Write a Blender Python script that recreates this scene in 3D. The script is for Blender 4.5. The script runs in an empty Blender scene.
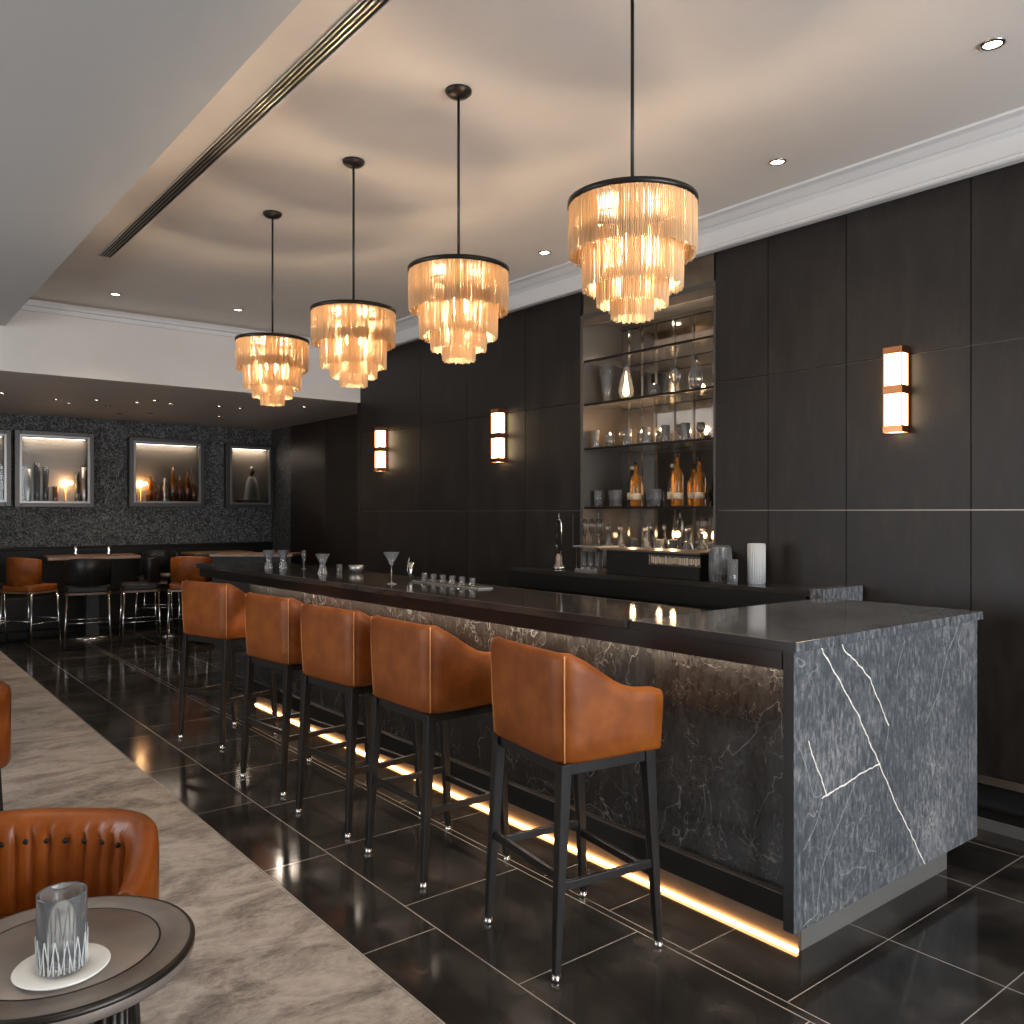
import bpy, bmesh, math, random
from mathutils import Vector, Matrix, Euler
random.seed(7)
PI = math.pi
S = bpy.context.scene
C = S.collection

# ------------------------------------------------------------------ camera, world, light, exposure
cam = bpy.data.cameras.new('camera'); co = bpy.data.objects.new('camera', cam); C.objects.link(co)
co.location = (0, 0, 1.53); co.rotation_euler = (PI/2, 0, -math.radians(38.536))
cam.sensor_width = 36; cam.lens = 36*850/1024; cam.clip_start = .05
S.camera = co
w = bpy.data.worlds.new('world'); S.world = w; w.use_nodes = True
w.node_tree.nodes['Background'].inputs[0].default_value = (.62, .66, .72, 1)
w.node_tree.nodes['Background'].inputs[1].default_value = .25
S.view_settings.view_transform = 'Standard'; S.view_settings.look = 'None'
S.view_settings.gamma = 1; S.view_settings.use_curve_mapping = False
S.view_settings.exposure = 0.95
S.cycles.use_denoising = True
S.cycles.max_bounces = 8; S.cycles.diffuse_bounces = 4; S.cycles.glossy_bounces = 4
S.cycles.transmission_bounces = 8; S.cycles.transparent_max_bounces = 12
S.cycles.caustics_reflective = False; S.cycles.caustics_refractive = False
S.cycles.sample_clamp_indirect = 4

def area(name, loc, rot, sx, sy, power, col):
    l = bpy.data.lights.new(name, 'AREA'); l.shape = 'RECTANGLE'; l.size = sx; l.size_y = sy
    l.energy = power; l.color = col
    o = bpy.data.objects.new(name, l); C.objects.link(o); o.location = loc; o.rotation_euler = rot
    return o
# daylight through the big window behind the camera and the one on the left wall
area('window_daylight', (2.7, -3.08, 1.7), (PI/2, 0, 0), 3.2, 2.3, 135, (.88, .93, 1))
area('side_window_daylight', (-3.38, 4.5, 1.7), (PI/2, 0, -PI/2), 4.0, 2.0, 45, (.95, .96, 1))

WARM = (1, .70, .42)
def spot(loc, power, size=110, col=(1, .80, .60)):
    l = bpy.data.lights.new('downlight_beam', 'SPOT'); l.energy = power; l.color = col
    l.spot_size = math.radians(size); l.spot_blend = .7; l.shadow_soft_size = .04
    o = bpy.data.objects.new('downlight_beam', l); C.objects.link(o); o.location = loc
    return o

# ------------------------------------------------------------------ materials
def mat(name, col=(.5, .5, .5), rough=.5, metal=0, **kw):
    m = bpy.data.materials.new(name); m.use_nodes = True
    b = m.node_tree.nodes['Principled BSDF']
    b.inputs['Base Color'].default_value = (*col, 1); b.inputs['Roughness'].default_value = rough
    b.inputs['Metallic'].default_value = metal
    for k, v in kw.items(): b.inputs[k.replace('_', ' ')].default_value = v
    return m
class N:
    """small node helper"""
    def __init__(s, m): s.t = m.node_tree; s.b = s.t.nodes['Principled BSDF']
    def new(s, ty, **kw):
        n = s.t.nodes.new(ty)
        for k, v in kw.items(): setattr(n, k, v)
        return n
    def put(s, sock, v):
        if hasattr(v, 'is_output') or isinstance(v, bpy.types.NodeSocket): s.t.links.new(v, sock)
        else: sock.default_value = v
    def m(s, op, a, b=None, c=None, clamp=False):
        n = s.new('ShaderNodeMath', operation=op, use_clamp=clamp)
        for i, v in enumerate((a, b, c)):
            if v is not None: s.put(n.inputs[i], v)
        return n.outputs[0]
    def v(s, op, a, b=None, sc=None):
        n = s.new('ShaderNodeVectorMath', operation=op)
        s.put(n.inputs[0], a)
        if b is not None: s.put(n.inputs[1], b)
        if sc is not None: s.put(n.inputs['Scale'], sc)
        return n.outputs['Value'] if op in ('DOT_PRODUCT', 'LENGTH') else n.outputs[0]
    def obj(s, scale=None):
        o = s.new('ShaderNodeTexCoord').outputs['Object']
        if scale is None: return o
        n = s.new('ShaderNodeMapping'); s.put(n.inputs[0], o); n.inputs['Scale'].default_value = scale
        return n.outputs[0]
    def noise(s, vec, scale, detail=4, rough=.55, dist=0, col=False):
        n = s.new('ShaderNodeTexNoise'); s.put(n.inputs['Vector'], vec)
        n.inputs['Scale'].default_value = scale; n.inputs['Detail'].default_value = detail
        n.inputs['Roughness'].default_value = rough; n.inputs['Distortion'].default_value = dist
        return n.outputs[1 if col else 0]
    def ridge(s, f, w_): return s.m('SUBTRACT', 1, s.m('DIVIDE', s.m('ABSOLUTE', s.m('SUBTRACT', f, .5)), w_), clamp=True)
    def crack(s, vec, scale):
        n = s.new('ShaderNodeTexVoronoi', feature='DISTANCE_TO_EDGE'); s.put(n.inputs['Vector'], vec)
        n.inputs['Scale'].default_value = scale
        return n.outputs[0]
    def ramp(s, f, stops):
        n = s.new('ShaderNodeValToRGB'); e = n.color_ramp.elements
        while len(e) < len(stops): e.new(.5)
        for k, (p, c) in enumerate(stops): e[k].position = p; e[k].color = (*c, 1) if len(c) == 3 else c
        s.put(n.inputs[0], f); return n.outputs[0]
    def mix(s, f, a, b):
        n = s.new('ShaderNodeMix', data_type='RGBA'); s.put(n.inputs[0], f)
        s.put(n.inputs[6], a if not isinstance(a, tuple) else (*a, 1)); s.put(n.inputs[7], b if not isinstance(b, tuple) else (*b, 1))
        return n.outputs[2]
    def bump(s, h, strength=.2, dist=.01):
        n = s.new('ShaderNodeBump'); s.put(n.inputs['Height'], h)
        n.inputs['Strength'].default_value = strength; n.inputs['Distance'].default_value = dist
        s.t.links.new(n.outputs[0], s.b.inputs['Normal'])
    def base(s, c): s.put(s.b.inputs['Base Color'], c)
    def rough(s, c): s.put(s.b.inputs['Roughness'], c)
def emis(name, col, st):
    m = mat(name, (0, 0, 0)); b = m.node_tree.nodes['Principled BSDF']
    b.inputs['Emission Color'].default_value = (*col, 1); b.inputs['Emission Strength'].default_value = st
    return m

M = {}
M['paint'] = mat('ceiling_paint', (.72, .65, .58), .6)
n = N(M['paint']); n.base(n.ramp(n.noise(n.obj(), 1.1, 5), [(.3, (.70, .635, .57)), (.7, (.77, .70, .635))]))
M['soffit'] = mat('soffit_paint_shaded', (.50, .50, .485), .6)  # ceiling paint greyed, the soffit's cool shade put into the colour
M['pane'] = mat('window_glass', (1, 1, 1), 0, 0, Transmission_Weight=1, IOR=1.2)
M['trimpaint'] = mat('trim_paint', (.72, .69, .66), .45)
M['panel'] = mat('dark_wall_panel', (.022, .017, .0135), .38, Specular_IOR_Level=.35)
n = N(M['panel']); o = n.obj((3, 3, .8)); a = n.noise(o, 3.5, 6, .65)
n.base(n.ramp(a, [(.32, (.013, .0098, .008)), (.55, (.021, .0162, .013)), (.78, (.036, .028, .022))]))
n.rough(n.m('MULTIPLY_ADD', a, .22, .36)); n.bump(n.noise(n.obj((40, 40, 3)), 6, 3), .06, .002)
M['pewter'] = mat('dark_pewter', (.10, .09, .08), .4, .6)
M['pewter2'] = mat('bright_pewter', (.30, .28, .26), .35, .8)
M['joint'] = mat('bronze_joint_strip', (.33, .27, .21), .35, .7)
M['bronze'] = mat('brushed_bronze', (.19, .145, .11), .38, .6)
n = N(M['bronze']); a = n.noise(n.obj((2, 2, 2)), 1.5, 4); n.base(n.ramp(a, [(.3, (.13, .10, .075)), (.7, (.27, .20, .14))]))
M['niche'] = mat('niche_panel', (.085, .072, .06), .5)
M['dark'] = mat('near_black_laminate', (.010, .0085, .007), .5, Specular_IOR_Level=.25)
M['darkface'] = mat('black_shaded_edge', (.014, .011, .009), .25)  # black fascia; also paints the shade on bar edges turned from daylight
M['blackwood'] = mat('black_stained_wood', (.012, .010, .009), .36, Specular_IOR_Level=.28)
n = N(M['blackwood']); a = n.noise(n.obj((30, 30, 3)), 3, 4); n.base(n.ramp(a, [(.3, (.009, .008, .007)), (.7, (.02, .017, .015))]))
M['chrome'] = mat('chrome', (.62, .60, .57), .12, 1)
M['steel'] = mat('brushed_steel', (.50, .47, .43), .38, .85)
M['blackmetal'] = mat('black_metal', (.03, .026, .022), .32, .7)
M['glass'] = mat('clear_glass', (.97, .97, .97), .05, 0, Transmission_Weight=.90, IOR=1.45)
M['tumbler'] = mat('etched_tumbler_glass', (.98, .98, .97), .06, 0, Transmission_Weight=.90, IOR=1.40)
M['cut'] = mat('frosted_cut_glass', (.85, .85, .83), .3, 0, Transmission_Weight=.35, IOR=1.3)
M['water'] = mat('water', (.95, .97, .98), .0, 0, Transmission_Weight=1.0, IOR=1.08)
M['amber'] = mat('amber_spirit', (.85, .32, .05), .05, 0, Transmission_Weight=.75, IOR=1.36)
M['darkglass'] = mat('dark_bottle_glass', (.03, .022, .012), .06)
M['label'] = mat('cream_label', (.55, .42, .27), .6)
M['white'] = mat('white_porcelain', (.80, .77, .70), .2)
M['mirror'] = mat('antique_mirror', (.50, .46, .41), .06, 1)
n = N(M['mirror']); n.base(n.ramp(n.noise(n.obj(), 5, 5), [(.3, (.60, .55, .49)), (.7, (.82, .77, .70))]))

# leather
def leather(name, lo, mid, hi, rough):
    m = mat(name, mid, rough, Specular_IOR_Level=.35); n = N(m); o = n.obj()
    a = n.noise(o, 7, 5, .6); n.base(n.ramp(a, [(.28, lo), (.5, mid), (.75, hi)]))
    n.rough(n.m('MULTIPLY_ADD', a, .2, rough-.1)); n.bump(n.noise(o, 240, 2), .12, .001)
    return m
M['leather'] = leather('tan_orange_leather', (.140, .031, .0026), (.205, .050, .0042), (.30, .086, .010), .50)
M['leather2'] = leather('glossy_cognac_leather', (.14, .030, .003), (.195, .045, .0045), (.27, .068, .0085), .32)
M['piping'] = mat('piping_highlight', (.58, .25, .085), .4)  # paler than the leather, the seam's highlight put into the colour

# marbles
def stone_front():
    m = mat('black_veined_marble', (.02, .018, .016), .25); n = N(m); o = n.obj()
    d = n.v('ADD', o, n.v('SCALE', n.noise(o, 2.2, 6, .65, col=True), sc=.55))
    d2 = n.v('ADD', o, n.v('SCALE', n.noise(o, 4.0, 6, .7, col=True), sc=.35))
    v1 = n.m('SUBTRACT', 1, n.m('DIVIDE', n.crack(d, 1.5), .0045), clamp=True)
    v2 = n.m('SUBTRACT', 1, n.m('DIVIDE', n.crack(d2, 4.5), .010), clamp=True)
    msk = n.ramp(n.noise(o, 2.4, 3), [(.42, (0, 0, 0)), (.62, (1, 1, 1))])
    l1 = n.ridge(n.noise(o, 1.7, 4, .55, 1.6), .004); l2 = n.ridge(n.noise(o, 4.2, 4, .6, 1.8), .007)
    lines = n.m('MAXIMUM', n.m('MULTIPLY', l1, .42), n.m('MULTIPLY', n.m('MULTIPLY', l2, msk), .36))
    v = n.m('ADD', n.m('MULTIPLY', v1, .12), lines, clamp=True)
    g = n.noise(n.obj((1, 1, .5)), 26, 7, .75)
    basec = n.ramp(g, [(.35, (.011, .0098, .009)), (.6, (.026, .023, .020)), (.85, (.075, .066, .056))])
    n.base(n.mix(v, basec, (.30, .28, .26))); return m
M['front_marble'] = stone_front()
def segs(n, p, polys, warp):
    """distance from p (x,z plane) to a set of drawn vein lines"""
    cur = None
    for pl in polys:
        for (ax, az), (bx, bz) in zip(pl, pl[1:]):
            a = (ax, 0, az); dd = (bx-ax, 0, bz-az); L2 = dd[0]**2+dd[2]**2
            pa = n.v('SUBTRACT', p, a)
            t = n.m('MULTIPLY', n.v('DOT_PRODUCT', pa, dd), 1/L2, clamp=True)
            q = n.new('ShaderNodeVectorMath', operation='SCALE'); q.inputs[0].default_value = dd; n.put(q.inputs['Scale'], t)
            d = n.v('LENGTH', n.v('SUBTRACT', pa, q.outputs[0]))
            cur = d if cur is None else n.m('MINIMUM', cur, d)
    return cur
BIG = [[(2.648, 1.06), (2.663, 1.045), (2.769, .93), (2.89, .793), (2.962, .691), (3.037, .59), (3.161, .416), (3.285, .265), (3.388, .13)],
       [(2.78, 1.06), (2.793, 1.04), (2.89, .981), (2.969, .919), (3.037, .821), (3.103, .727)],
       [(3.037, .594), (2.915, .583), (2.823, .569), (2.74, .557), (2.657, .547)], [(2.571, .756), (2.615, .664), (2.677, .554)]]
SMALL = [[(3.103, .727), (3.083, .636)], [(3.231, 1.034), (3.178, .957), (3.161, .895)], [(3.672, 1.045), (3.582, .95), (3.511, .801), (3.395, .69)],
         [(2.868, .56), (2.749, .425), (2.648, .308), (2.621, .161), (2.539, .139)], [(2.657, .532), (2.607, .457), (2.539, .397)]]
def stone_end(name, veins):
    m = mat(name, (.05, .052, .055), .30); n = N(m); o = n.obj()
    g = n.noise(n.obj((1, 1, .32)), 55, 6, .8)
    big = n.noise(o, 1.8, 3)
    basec = n.ramp(n.m('ADD', n.m('MULTIPLY', g, .75), n.m('MULTIPLY', big, .25)), [(.36, (.038, .041, .045)), (.50, (.085, .090, .096)), (.62, (.25, .24, .23))])
    d = n.v('ADD', o, n.v('SCALE', n.noise(o, 3.2, 6, .7, col=True), sc=.42))
    fine = n.m('SUBTRACT', 1, n.m('DIVIDE', n.crack(d, 3.1), .010), clamp=True)
    msk = n.ramp(n.noise(o, 2.7, 3), [(.45, (0, 0, 0)), (.6, (1, 1, 1))])
    l1 = n.ridge(n.noise(n.obj((1, 1, .7)), 2.6, 3, .5, 1.2), .006); l2 = n.ridge(n.noise(n.obj((1.3, 1, .8)), 6.5, 4, .6, 1.5), .010)
    fine = n.m('MAXIMUM', n.m('MULTIPLY', fine, .7), n.m('MAXIMUM', l1, n.m('MULTIPLY', l2, .6)))
    c = n.mix(n.m('MULTIPLY', n.m('MULTIPLY', fine, msk), .6), basec, (.46, .44, .40))
    if veins:
        off = n.v('SCALE', n.v('SUBTRACT', n.noise(o, 22, 3, col=True), (.5, .5, .5)), sc=.022)
        p = n.v('MULTIPLY', n.v('ADD', o, off), (1, 0, 1))
        big_d = segs(n, p, BIG, 0); sm_d = segs(n, p, SMALL, 0)
        vb = n.m('SUBTRACT', 1, n.m('DIVIDE', big_d, .0034), clamp=True)
        vs = n.m('SUBTRACT', 1, n.m('DIVIDE', sm_d, .0026), clamp=True)
        c = n.mix(n.m('MULTIPLY', vs, .7), c, (.45, .43, .40))
        c = n.mix(n.m('MULTIPLY', vb, 1.6, clamp=True), c, (.86, .79, .66))
    n.base(c); return m
M['end_marble'] = stone_end('grey_veined_marble', True)
M['top_marble'] = stone_end('polished_grey_marble', False); M['top_marble'].node_tree.nodes['Principled BSDF'].inputs['Roughness'].default_value = .10
m = mat('polished_black_counter', (.018, .015, .013), .10); n = N(m)
a = n.noise(n.obj((1, .35, 1)), 9, 5); n.base(n.ramp(a, [(.3, (.022, .018, .015)), (.7, (.052, .044, .037))])); M['top'] = m

def floor_mat():
    m = mat('floor_stone', (.02, .02, .02), .08); n = N(m); o = n.obj()
    sx = n.new('ShaderNodeSeparateXYZ'); n.put(sx.inputs[0], o); x, y = sx.outputs[0], sx.outputs[1]
    W = .0020
    def line(v, p, w_=W): return n.m('LESS_THAN', n.m('ABSOLUTE', n.m('SUBTRACT', v, p)), w_)
    def per(v, p, off):
        r = n.m('SUBTRACT', n.m('MODULO', n.m('ADD', n.m('SUBTRACT', v, off), 40*p+p/2), p), p/2)
        return n.m('LESS_THAN', n.m('ABSOLUTE', r), W)
    def rng(lo, hi): return n.m('MULTIPLY', n.m('GREATER_THAN', x, lo), n.m('LESS_THAN', x, hi))
    g = line(x, 1.425, .004)
    for p in (1.73, 2.29, 2.325, 2.95, 3.64, 4.12): g = n.m('MAXIMUM', g, line(x, p, .0022))
    g = n.m('MAXIMUM', g, n.m('MULTIPLY', per(y, .87, 3.49), rng(1.42, 1.73)))
    g = n.m('MAXIMUM', g, n.m('MULTIPLY', per(y, .70, 2.14), rng(1.73, 2.29)))
    g = n.m('MAXIMUM', g, n.m('MULTIPLY', per(y, .39, 1.54), rng(2.33, 9)))
    tile = n.ramp(n.noise(o, 3.2, 6, .6), [(.3, (.010, .009, .008)), (.5, (.022, .019, .016)), (.72, (.065, .055, .046))])
    dark = n.mix(g, tile, (.33, .29, .25))
    # pale clouded marble zone
    st = n.new('ShaderNodeMapping'); n.put(st.inputs[0], o); st.inputs['Rotation'].default_value = (0, 0, .35); st.inputs['Scale'].default_value = (1.3, 2.3, 1)
    mv = st.outputs[0]
    a = n.noise(mv, 2.2, 9, .72, .9); b = n.noise(mv, 20, 8, .8, .6)
    v = n.m('ADD', n.m('MULTIPLY', a, .68), n.m('MULTIPLY', b, .32))
    pale = n.ramp(v, [(.36, (.06, .053, .047)), (.45, (.20, .17, .145)), (.54, (.36, .315, .27)), (.70, (.52, .46, .40))])
    left = n.m('LESS_THAN', x, 1.42)
    n.base(n.mix(left, dark, pale))
    rr = n.m('MULTIPLY_ADD', n.noise(o, 4, 4), .10, .06)
    n.rough(n.m('ADD', n.m('MULTIPLY', left, .36), n.m('MULTIPLY', n.m('SUBTRACT', 1, left), rr)))
    return m
M['floor'] = floor_mat()
m = mat('embossed_dark_wallcovering', (.05, .05, .05), .45, .1); n = N(m); o = n.obj()
a = n.noise(o, 16, 10, .8, 1.5)
R1 = n.ridge(n.noise(o, 7, 5, .6, 2.5), .035); R2 = n.ridge(n.noise(n.obj((1.2, 1, .9)), 13, 4, .6, 3), .05)
c = n.m('ADD', n.m('MULTIPLY', R1, .30), n.m('MULTIPLY', R2, .24))
n.base(n.ramp(n.m('ADD', n.m('MULTIPLY', a, .8), c), [(.34, (.012, .011, .0105)), (.50, (.050, .048, .046)), (.72, (.30, .29, .27))]))
n.bump(a, .6, .03); M['relief'] = m
m = mat('brown_wall_panel', (.016, .009, .006), .4); M['brown'] = m
M['void'] = mat('painted_darkness', (.004, .0035, .003), .6)  # near-black colour stands in for the darkness in the opening and skirting recess
m = mat('walnut', (.13, .065, .032), .3); n = N(m); n.base(n.ramp(n.noise(n.obj((2, 14, 2)), 3, 5), [(.3, (.09, .042, .02)), (.7, (.21, .11, .055))])); M['walnut'] = m
m = mat('bronze_table_top', (.2, .165, .14), .36, .3); n = N(m)
n.base(n.ramp(n.noise(n.obj(), 7, 5), [(.3, (.17, .14, .118)), (.7, (.25, .21, .178))])); M['tabletop'] = m
# fringe strands let some light through
m = bpy.data.materials.new('fringe_thread'); m.use_nodes = True; t = m.node_tree; t.nodes.clear()
out = t.nodes.new('ShaderNodeOutputMaterial'); df = t.nodes.new('ShaderNodeBsdfDiffuse'); tr = t.nodes.new('ShaderNodeBsdfTranslucent')
df.inputs[0].default_value = (.87, .70, .47, 1); tr.inputs[0].default_value = (.95, .78, .55, 1)
mx = t.nodes.new('ShaderNodeMixShader'); mx.inputs[0].default_value = .62
t.links.new(df.outputs[0], mx.inputs[1]); t.links.new(tr.outputs[0], mx.inputs[2]); t.links.new(mx.outputs[0], out.inputs[0])
M['thread'] = m
M['bulb'] = emis('warm_bulb', (1, .76, .52), 330)
M['led'] = emis('led_strip', (1, .50, .19), 7.5)
M['led2'] = emis('led_strip_neutral', (1, .84, .68), 55)
M['sconce'] = emis('sconce_glass_glow', (1, .72, .42), 5.5)
M['down'] = emis('downlight_lens', (1, .84, .64), 14)
M['lamp'] = emis('candle_glow', (1, .60, .28), 40)
M['sky'] = emis('daylit_window', (.80, .90, 1), 1.6)
M['copper'] = mat('copper', (.55, .22, .09), .25, 1)

# ------------------------------------------------------------------ mesh helpers
class MB:
    def __init__(s): s.bm = bmesh.new(); s.mats = []
    def _mi(s, m):
        if m is None: return 0
        if m not in s.mats: s.mats.append(m)
        return s.mats.index(m)
    def face(s, vs, mi=0, smooth=False):
        try:
            f = s.bm.faces.new(vs); f.material_index = mi; f.smooth = smooth; return f
        except ValueError: return None
    def box(s, x0, x1, y0, y1, z0, z1, m=None, M4=None):
        mi = s._mi(m)
        v = [Vector((x, y, z)) for z in (z0, z1) for x, y in ((x0, y0), (x1, y0), (x1, y1), (x0, y1))]
        if M4 is not None: v = [M4 @ p for p in v]
        v = [s.bm.verts.new(p) for p in v]
        for q in ((3, 2, 1, 0), (4, 5, 6, 7), (0, 1, 5, 4), (1, 2, 6, 5), (2, 3, 7, 6), (3, 0, 4, 7)): s.face([v[i] for i in q], mi)
        return s
    def prism(s, pts, axis, a, b, m=None):
        """closed polygon pts extruded along axis from a to b"""
        mi = s._mi(m)
        def mk(p, t): return {'x': (t, p[0], p[1]), 'y': (p[0], t, p[1]), 'z': (p[0], p[1], t)}[axis]
        A = [s.bm.verts.new(mk(p, a)) for p in pts]; B = [s.bm.verts.new(mk(p, b)) for p in pts]
        s.face(A[::-1], mi); s.face(B, mi); k = len(pts)
        for i in range(k): s.face([A[i], A[(i+1) % k], B[(i+1) % k], B[i]], mi)
        return s
    def lathe(s, prof, seg=24, m=None, c=(0, 0), sy=1, smooth=True):
        """profile of (r, z); a radius of 0 closes with a point"""
        mi = s._mi(m); rings = []
        for r, z in prof:
            if r < 1e-6: rings.append([s.bm.verts.new((c[0], c[1], z))])
            else: rings.append([s.bm.verts.new((c[0]+r*math.cos(2*PI*i/seg), c[1]+sy*r*math.sin(2*PI*i/seg), z)) for i in range(seg)])
        for A, B in zip(rings, rings[1:]):
            for i in range(seg):
                j = (i+1) % seg
                if len(A) == 1 and len(B) == 1: continue
                if len(A) == 1: s.face([A[0], B[j], B[i]], mi, smooth)
                elif len(B) == 1: s.face([A[i], A[j], B[0]], mi, smooth)
                else: s.face([A[i], A[j], B[j], B[i]], mi, smooth)
        return s
    def tube(s, pts, r, seg=8, m=None, closed=False, r2=None):
        mi = s._mi(m); pts = [Vector(p) for p in pts]; rings = []; k = len(pts)
        for i, p in enumerate(pts):
            a = pts[(i-1) % k] if closed or i > 0 else p; b = pts[(i+1) % k] if closed or i < k-1 else p
            d = (b-a).normalized(); up = Vector((0, 0, 1)) if abs(d.z) < .9 else Vector((1, 0, 0))
            u = d.cross(up).normalized(); v = d.cross(u).normalized()
            rr = r if r2 is None else r+(r2-r)*i/(k-1)
            rings.append([s.bm.verts.new(p+u*rr*math.cos(2*PI*j/seg)+v*rr*math.sin(2*PI*j/seg)) for j in range(seg)])
        rng = range(k) if closed else range(k-1)
        for i in rng:
            A, B = rings[i], rings[(i+1) % k]
            for j in range(seg): s.face([A[j], A[(j+1) % seg], B[(j+1) % seg], B[j]], mi, seg > 4)
        if not closed: s.face(rings[0][::-1], mi); s.face(rings[-1], mi)
        return s
    def taper(s, p0, p1, w0, w1, m=None):
        """square leg between two points, axis aligned ends"""
        mi = s._mi(m); v = []
        for p, w_ in ((p0, w0/2), (p1, w1/2)):
            v += [s.bm.verts.new((p[0]+a*w_, p[1]+b*w_, p[2])) for a, b in ((-1, -1), (1, -1), (1, 1), (-1, 1))]
        for q in ((3, 2, 1, 0), (4, 5, 6, 7), (0, 1, 5, 4), (1, 2, 6, 5), (2, 3, 7, 6), (3, 0, 4, 7)): s.face([v[i] for i in q], mi)
        return s
    def build(s, name, m=None, parent=None, bevel=0, loc=None, segs=2, subd=0, seamsmooth=False):
        bmesh.ops.recalc_face_normals(s.bm, faces=s.bm.faces)
        me = bpy.data.meshes.new(name); s.bm.to_mesh(me); s.bm.free()
        if m is not None: me.materials.append(m)
        else:
            for q in s.mats: me.materials.append(q)
        o = bpy.data.objects.new(name, me); C.objects.link(o)
        if parent is not None: o.parent = parent
        if loc is not None: o.location = loc
        if bevel:
            b = o.modifiers.new('bevel', 'BEVEL'); b.width = bevel; b.segments = segs; b.limit_method = 'ANGLE'; b.angle_limit = .6
        if subd:
            b = o.modifiers.new('subd', 'SUBSURF'); b.levels = subd; b.render_levels = subd
        return o
def tag(o, label, cat, group=None):
    o['label'] = label; o['category'] = cat
    if group: o['group'] = group
    return o
def thing(name, label, cat, loc=(0, 0, 0), rot=0, group=None):
    o = bpy.data.objects.new(name, None); C.objects.link(o); o.empty_display_size = .1
    o.location = loc; o.rotation_euler = (0, 0, rot); return tag(o, label, cat, group)
def struct(o): o['kind'] = 'structure'; return o
def copy_tree(o, loc=None, rot=None, label=None, parent=None, group=None):
    c = o.copy(); C.objects.link(c)
    if parent is not None: c.parent = parent
    if loc is not None: c.location = loc
    if rot is not None: c.rotation_euler = (0, 0, rot)
    if label: c['label'] = label
    if group: c['group'] = group
    for ch in list(o.children): copy_tree(ch, parent=c)
    return c

# ------------------------------------------------------------------ room shell
HC, HL, YB, YF, XW, XS = 3.30, 2.78, 8.02, 12.4, 4.338, 5.2
struct(MB().box(-3.5, XS+.1, -3.2, YF+.1, -.1, 0).build('floor', M['floor']))
struct(MB().box(1.085, 4.75, -3.2, YB, HC, HC+.1).build('ceiling', M['paint']))
struct(MB().box(-3.5, 1.085, -3.2, YB, 3.05, HC+.1).build('ceiling_soffit', M['soffit']))
struct(MB().box(-3.5, XS, YB+.10, YF, HL, HL+.1).build('ceiling_lounge', M['paint']))
struct(MB().box(-3.5, XS, YB, YB+.10, 2.685, HC+.1).build('wall_bulkhead', M['paint']))
b = MB().box(1.085, 4.2, YB-.07, YB-.002, 3.235, 3.262).box(1.085, 4.2, YB-.025, YB-.002, 3.20, 3.235)
struct(b.build('trim_1', M['trimpaint']))
# cornice along the bar wall
pr = [(4.337, 3.165), (4.222, 3.165), (4.222, 3.145), (4.20, 3.129), (4.185, 3.135), (4.185, 3.15), (4.20, 3.158), (4.20, 3.245), (4.185, 3.252), (4.17, 3.262), (4.15, 3.262), (4.135, 3.268), (4.10, 3.285), (4.055, 3.288), (4.05, 3.299), (4.337, 3.299)]
struct(MB().prism(pr, 'y', -3.15, 8.0).build('trim_2', M['trimpaint']))

# bar wall: body, facing panels and joint strips
wl = MB()
wl.box(XW+.022, 4.82, -3.2, 3.39, 0, HC, M['joint']); wl.box(XW+.022, 4.82, 4.63, YB, 0, HC, M['joint'])
wl.box(4.76, 4.82, 3.39, 4.63, 0, HC, M['joint']); wl.box(XW+.022, 4.76, 3.39, 4.63, 0, 1.09, M['joint'])
wl.box(XW+.03, 4.76, 3.39, 4.63, 3.0, HC, M['dark'])
g = .0028
ys_r = [-3.1, -2.2, -1.5, -.75, -.1, .55, 1.2, 1.85, 2.505, 3.004, 3.39]
ys_l = [4.63, 5.277, 6.08, 6.84, YB]
for z0, z1 in ((.262, 1.54), (1.54, 2.345), (2.345, 3.17)):
    for ys in (ys_r, ys_l):
        yy = ys if not (ys is ys_l and z0 < 1) else [4.63, 5.277, 6.08, YB]
        for a, c2 in zip(yy, yy[1:]):
            wl.box(XW, XW+.021, a+g, c2-g, z0+g, z1-g, M['panel'])
struct(wl.build('wall_right'))
struct(MB().box(XW+.0215, 5.2, YB+.0005, YB+.06, 0, HC, M['dark']).box(XW, XW+.0215, YB+.001, YB+.06, 0, HC, M['panel']).build('wall_return'))
bb = MB(); 
for a, c2 in ((-3.15, 3.39), (4.63, YB)):
    bb.box(XW-.012, XW+.02, a, c2, 0, .054, M['steel']); bb.box(XW-.004, XW+.02, a, c2, .054, .105, M['dark'])
    bb.box(XW-.012, XW+.02, a, c2, .105, .112, M['chrome']); bb.box(XW+.015, XW+.021, a, c2, .112, .22, M['void'])
    bb.box(XW-.006, XW+.02, a, c2, .22, .258, M['bronze'])
struct(bb.build('baseboard_right'))
# niche lining
nl = MB()
nl.box(XW, 4.755, 4.60, 4.63, 1.095, 2.99, M['niche']); nl.box(XW, 4.755, 3.39, 3.405, 1.095, 2.99, M['niche'])
nl.box(XW, 4.755, 3.405, 4.60, 2.955, 2.99, M['niche'])
struct(nl.build('wall_niche'))
hd = MB()
for a, c2 in ((3.405, 3.80), (3.803, 4.20), (4.203, 4.60)): hd.box(XW+.004, XW+.03, a, c2, 2.90, 3.17)
struct(hd.build('trim_3', M['bronze']))
t = thing('mirror', 'tall antique mirror panelled with slim metal bars behind the glass shelves', 'mirror', (4.74, 4.0, 1.12))
MB().box(0, .012, -.595, .60, .002, 1.83).build('mirror_pane', M['mirror'], t)
for y in (3.72, 3.895, 4.07, 4.25, 4.39, 4.524, 3.55):
    MB().box(-.012, -.0005, y-.008-4.0, y+.008-4.0, .002, 1.83).build('mullion', M['chrome'], t)
MB().box(-.014, -.0125, -.595, .60, 1.80, 1.83).build('top_rail', M['chrome'], t)

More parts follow.
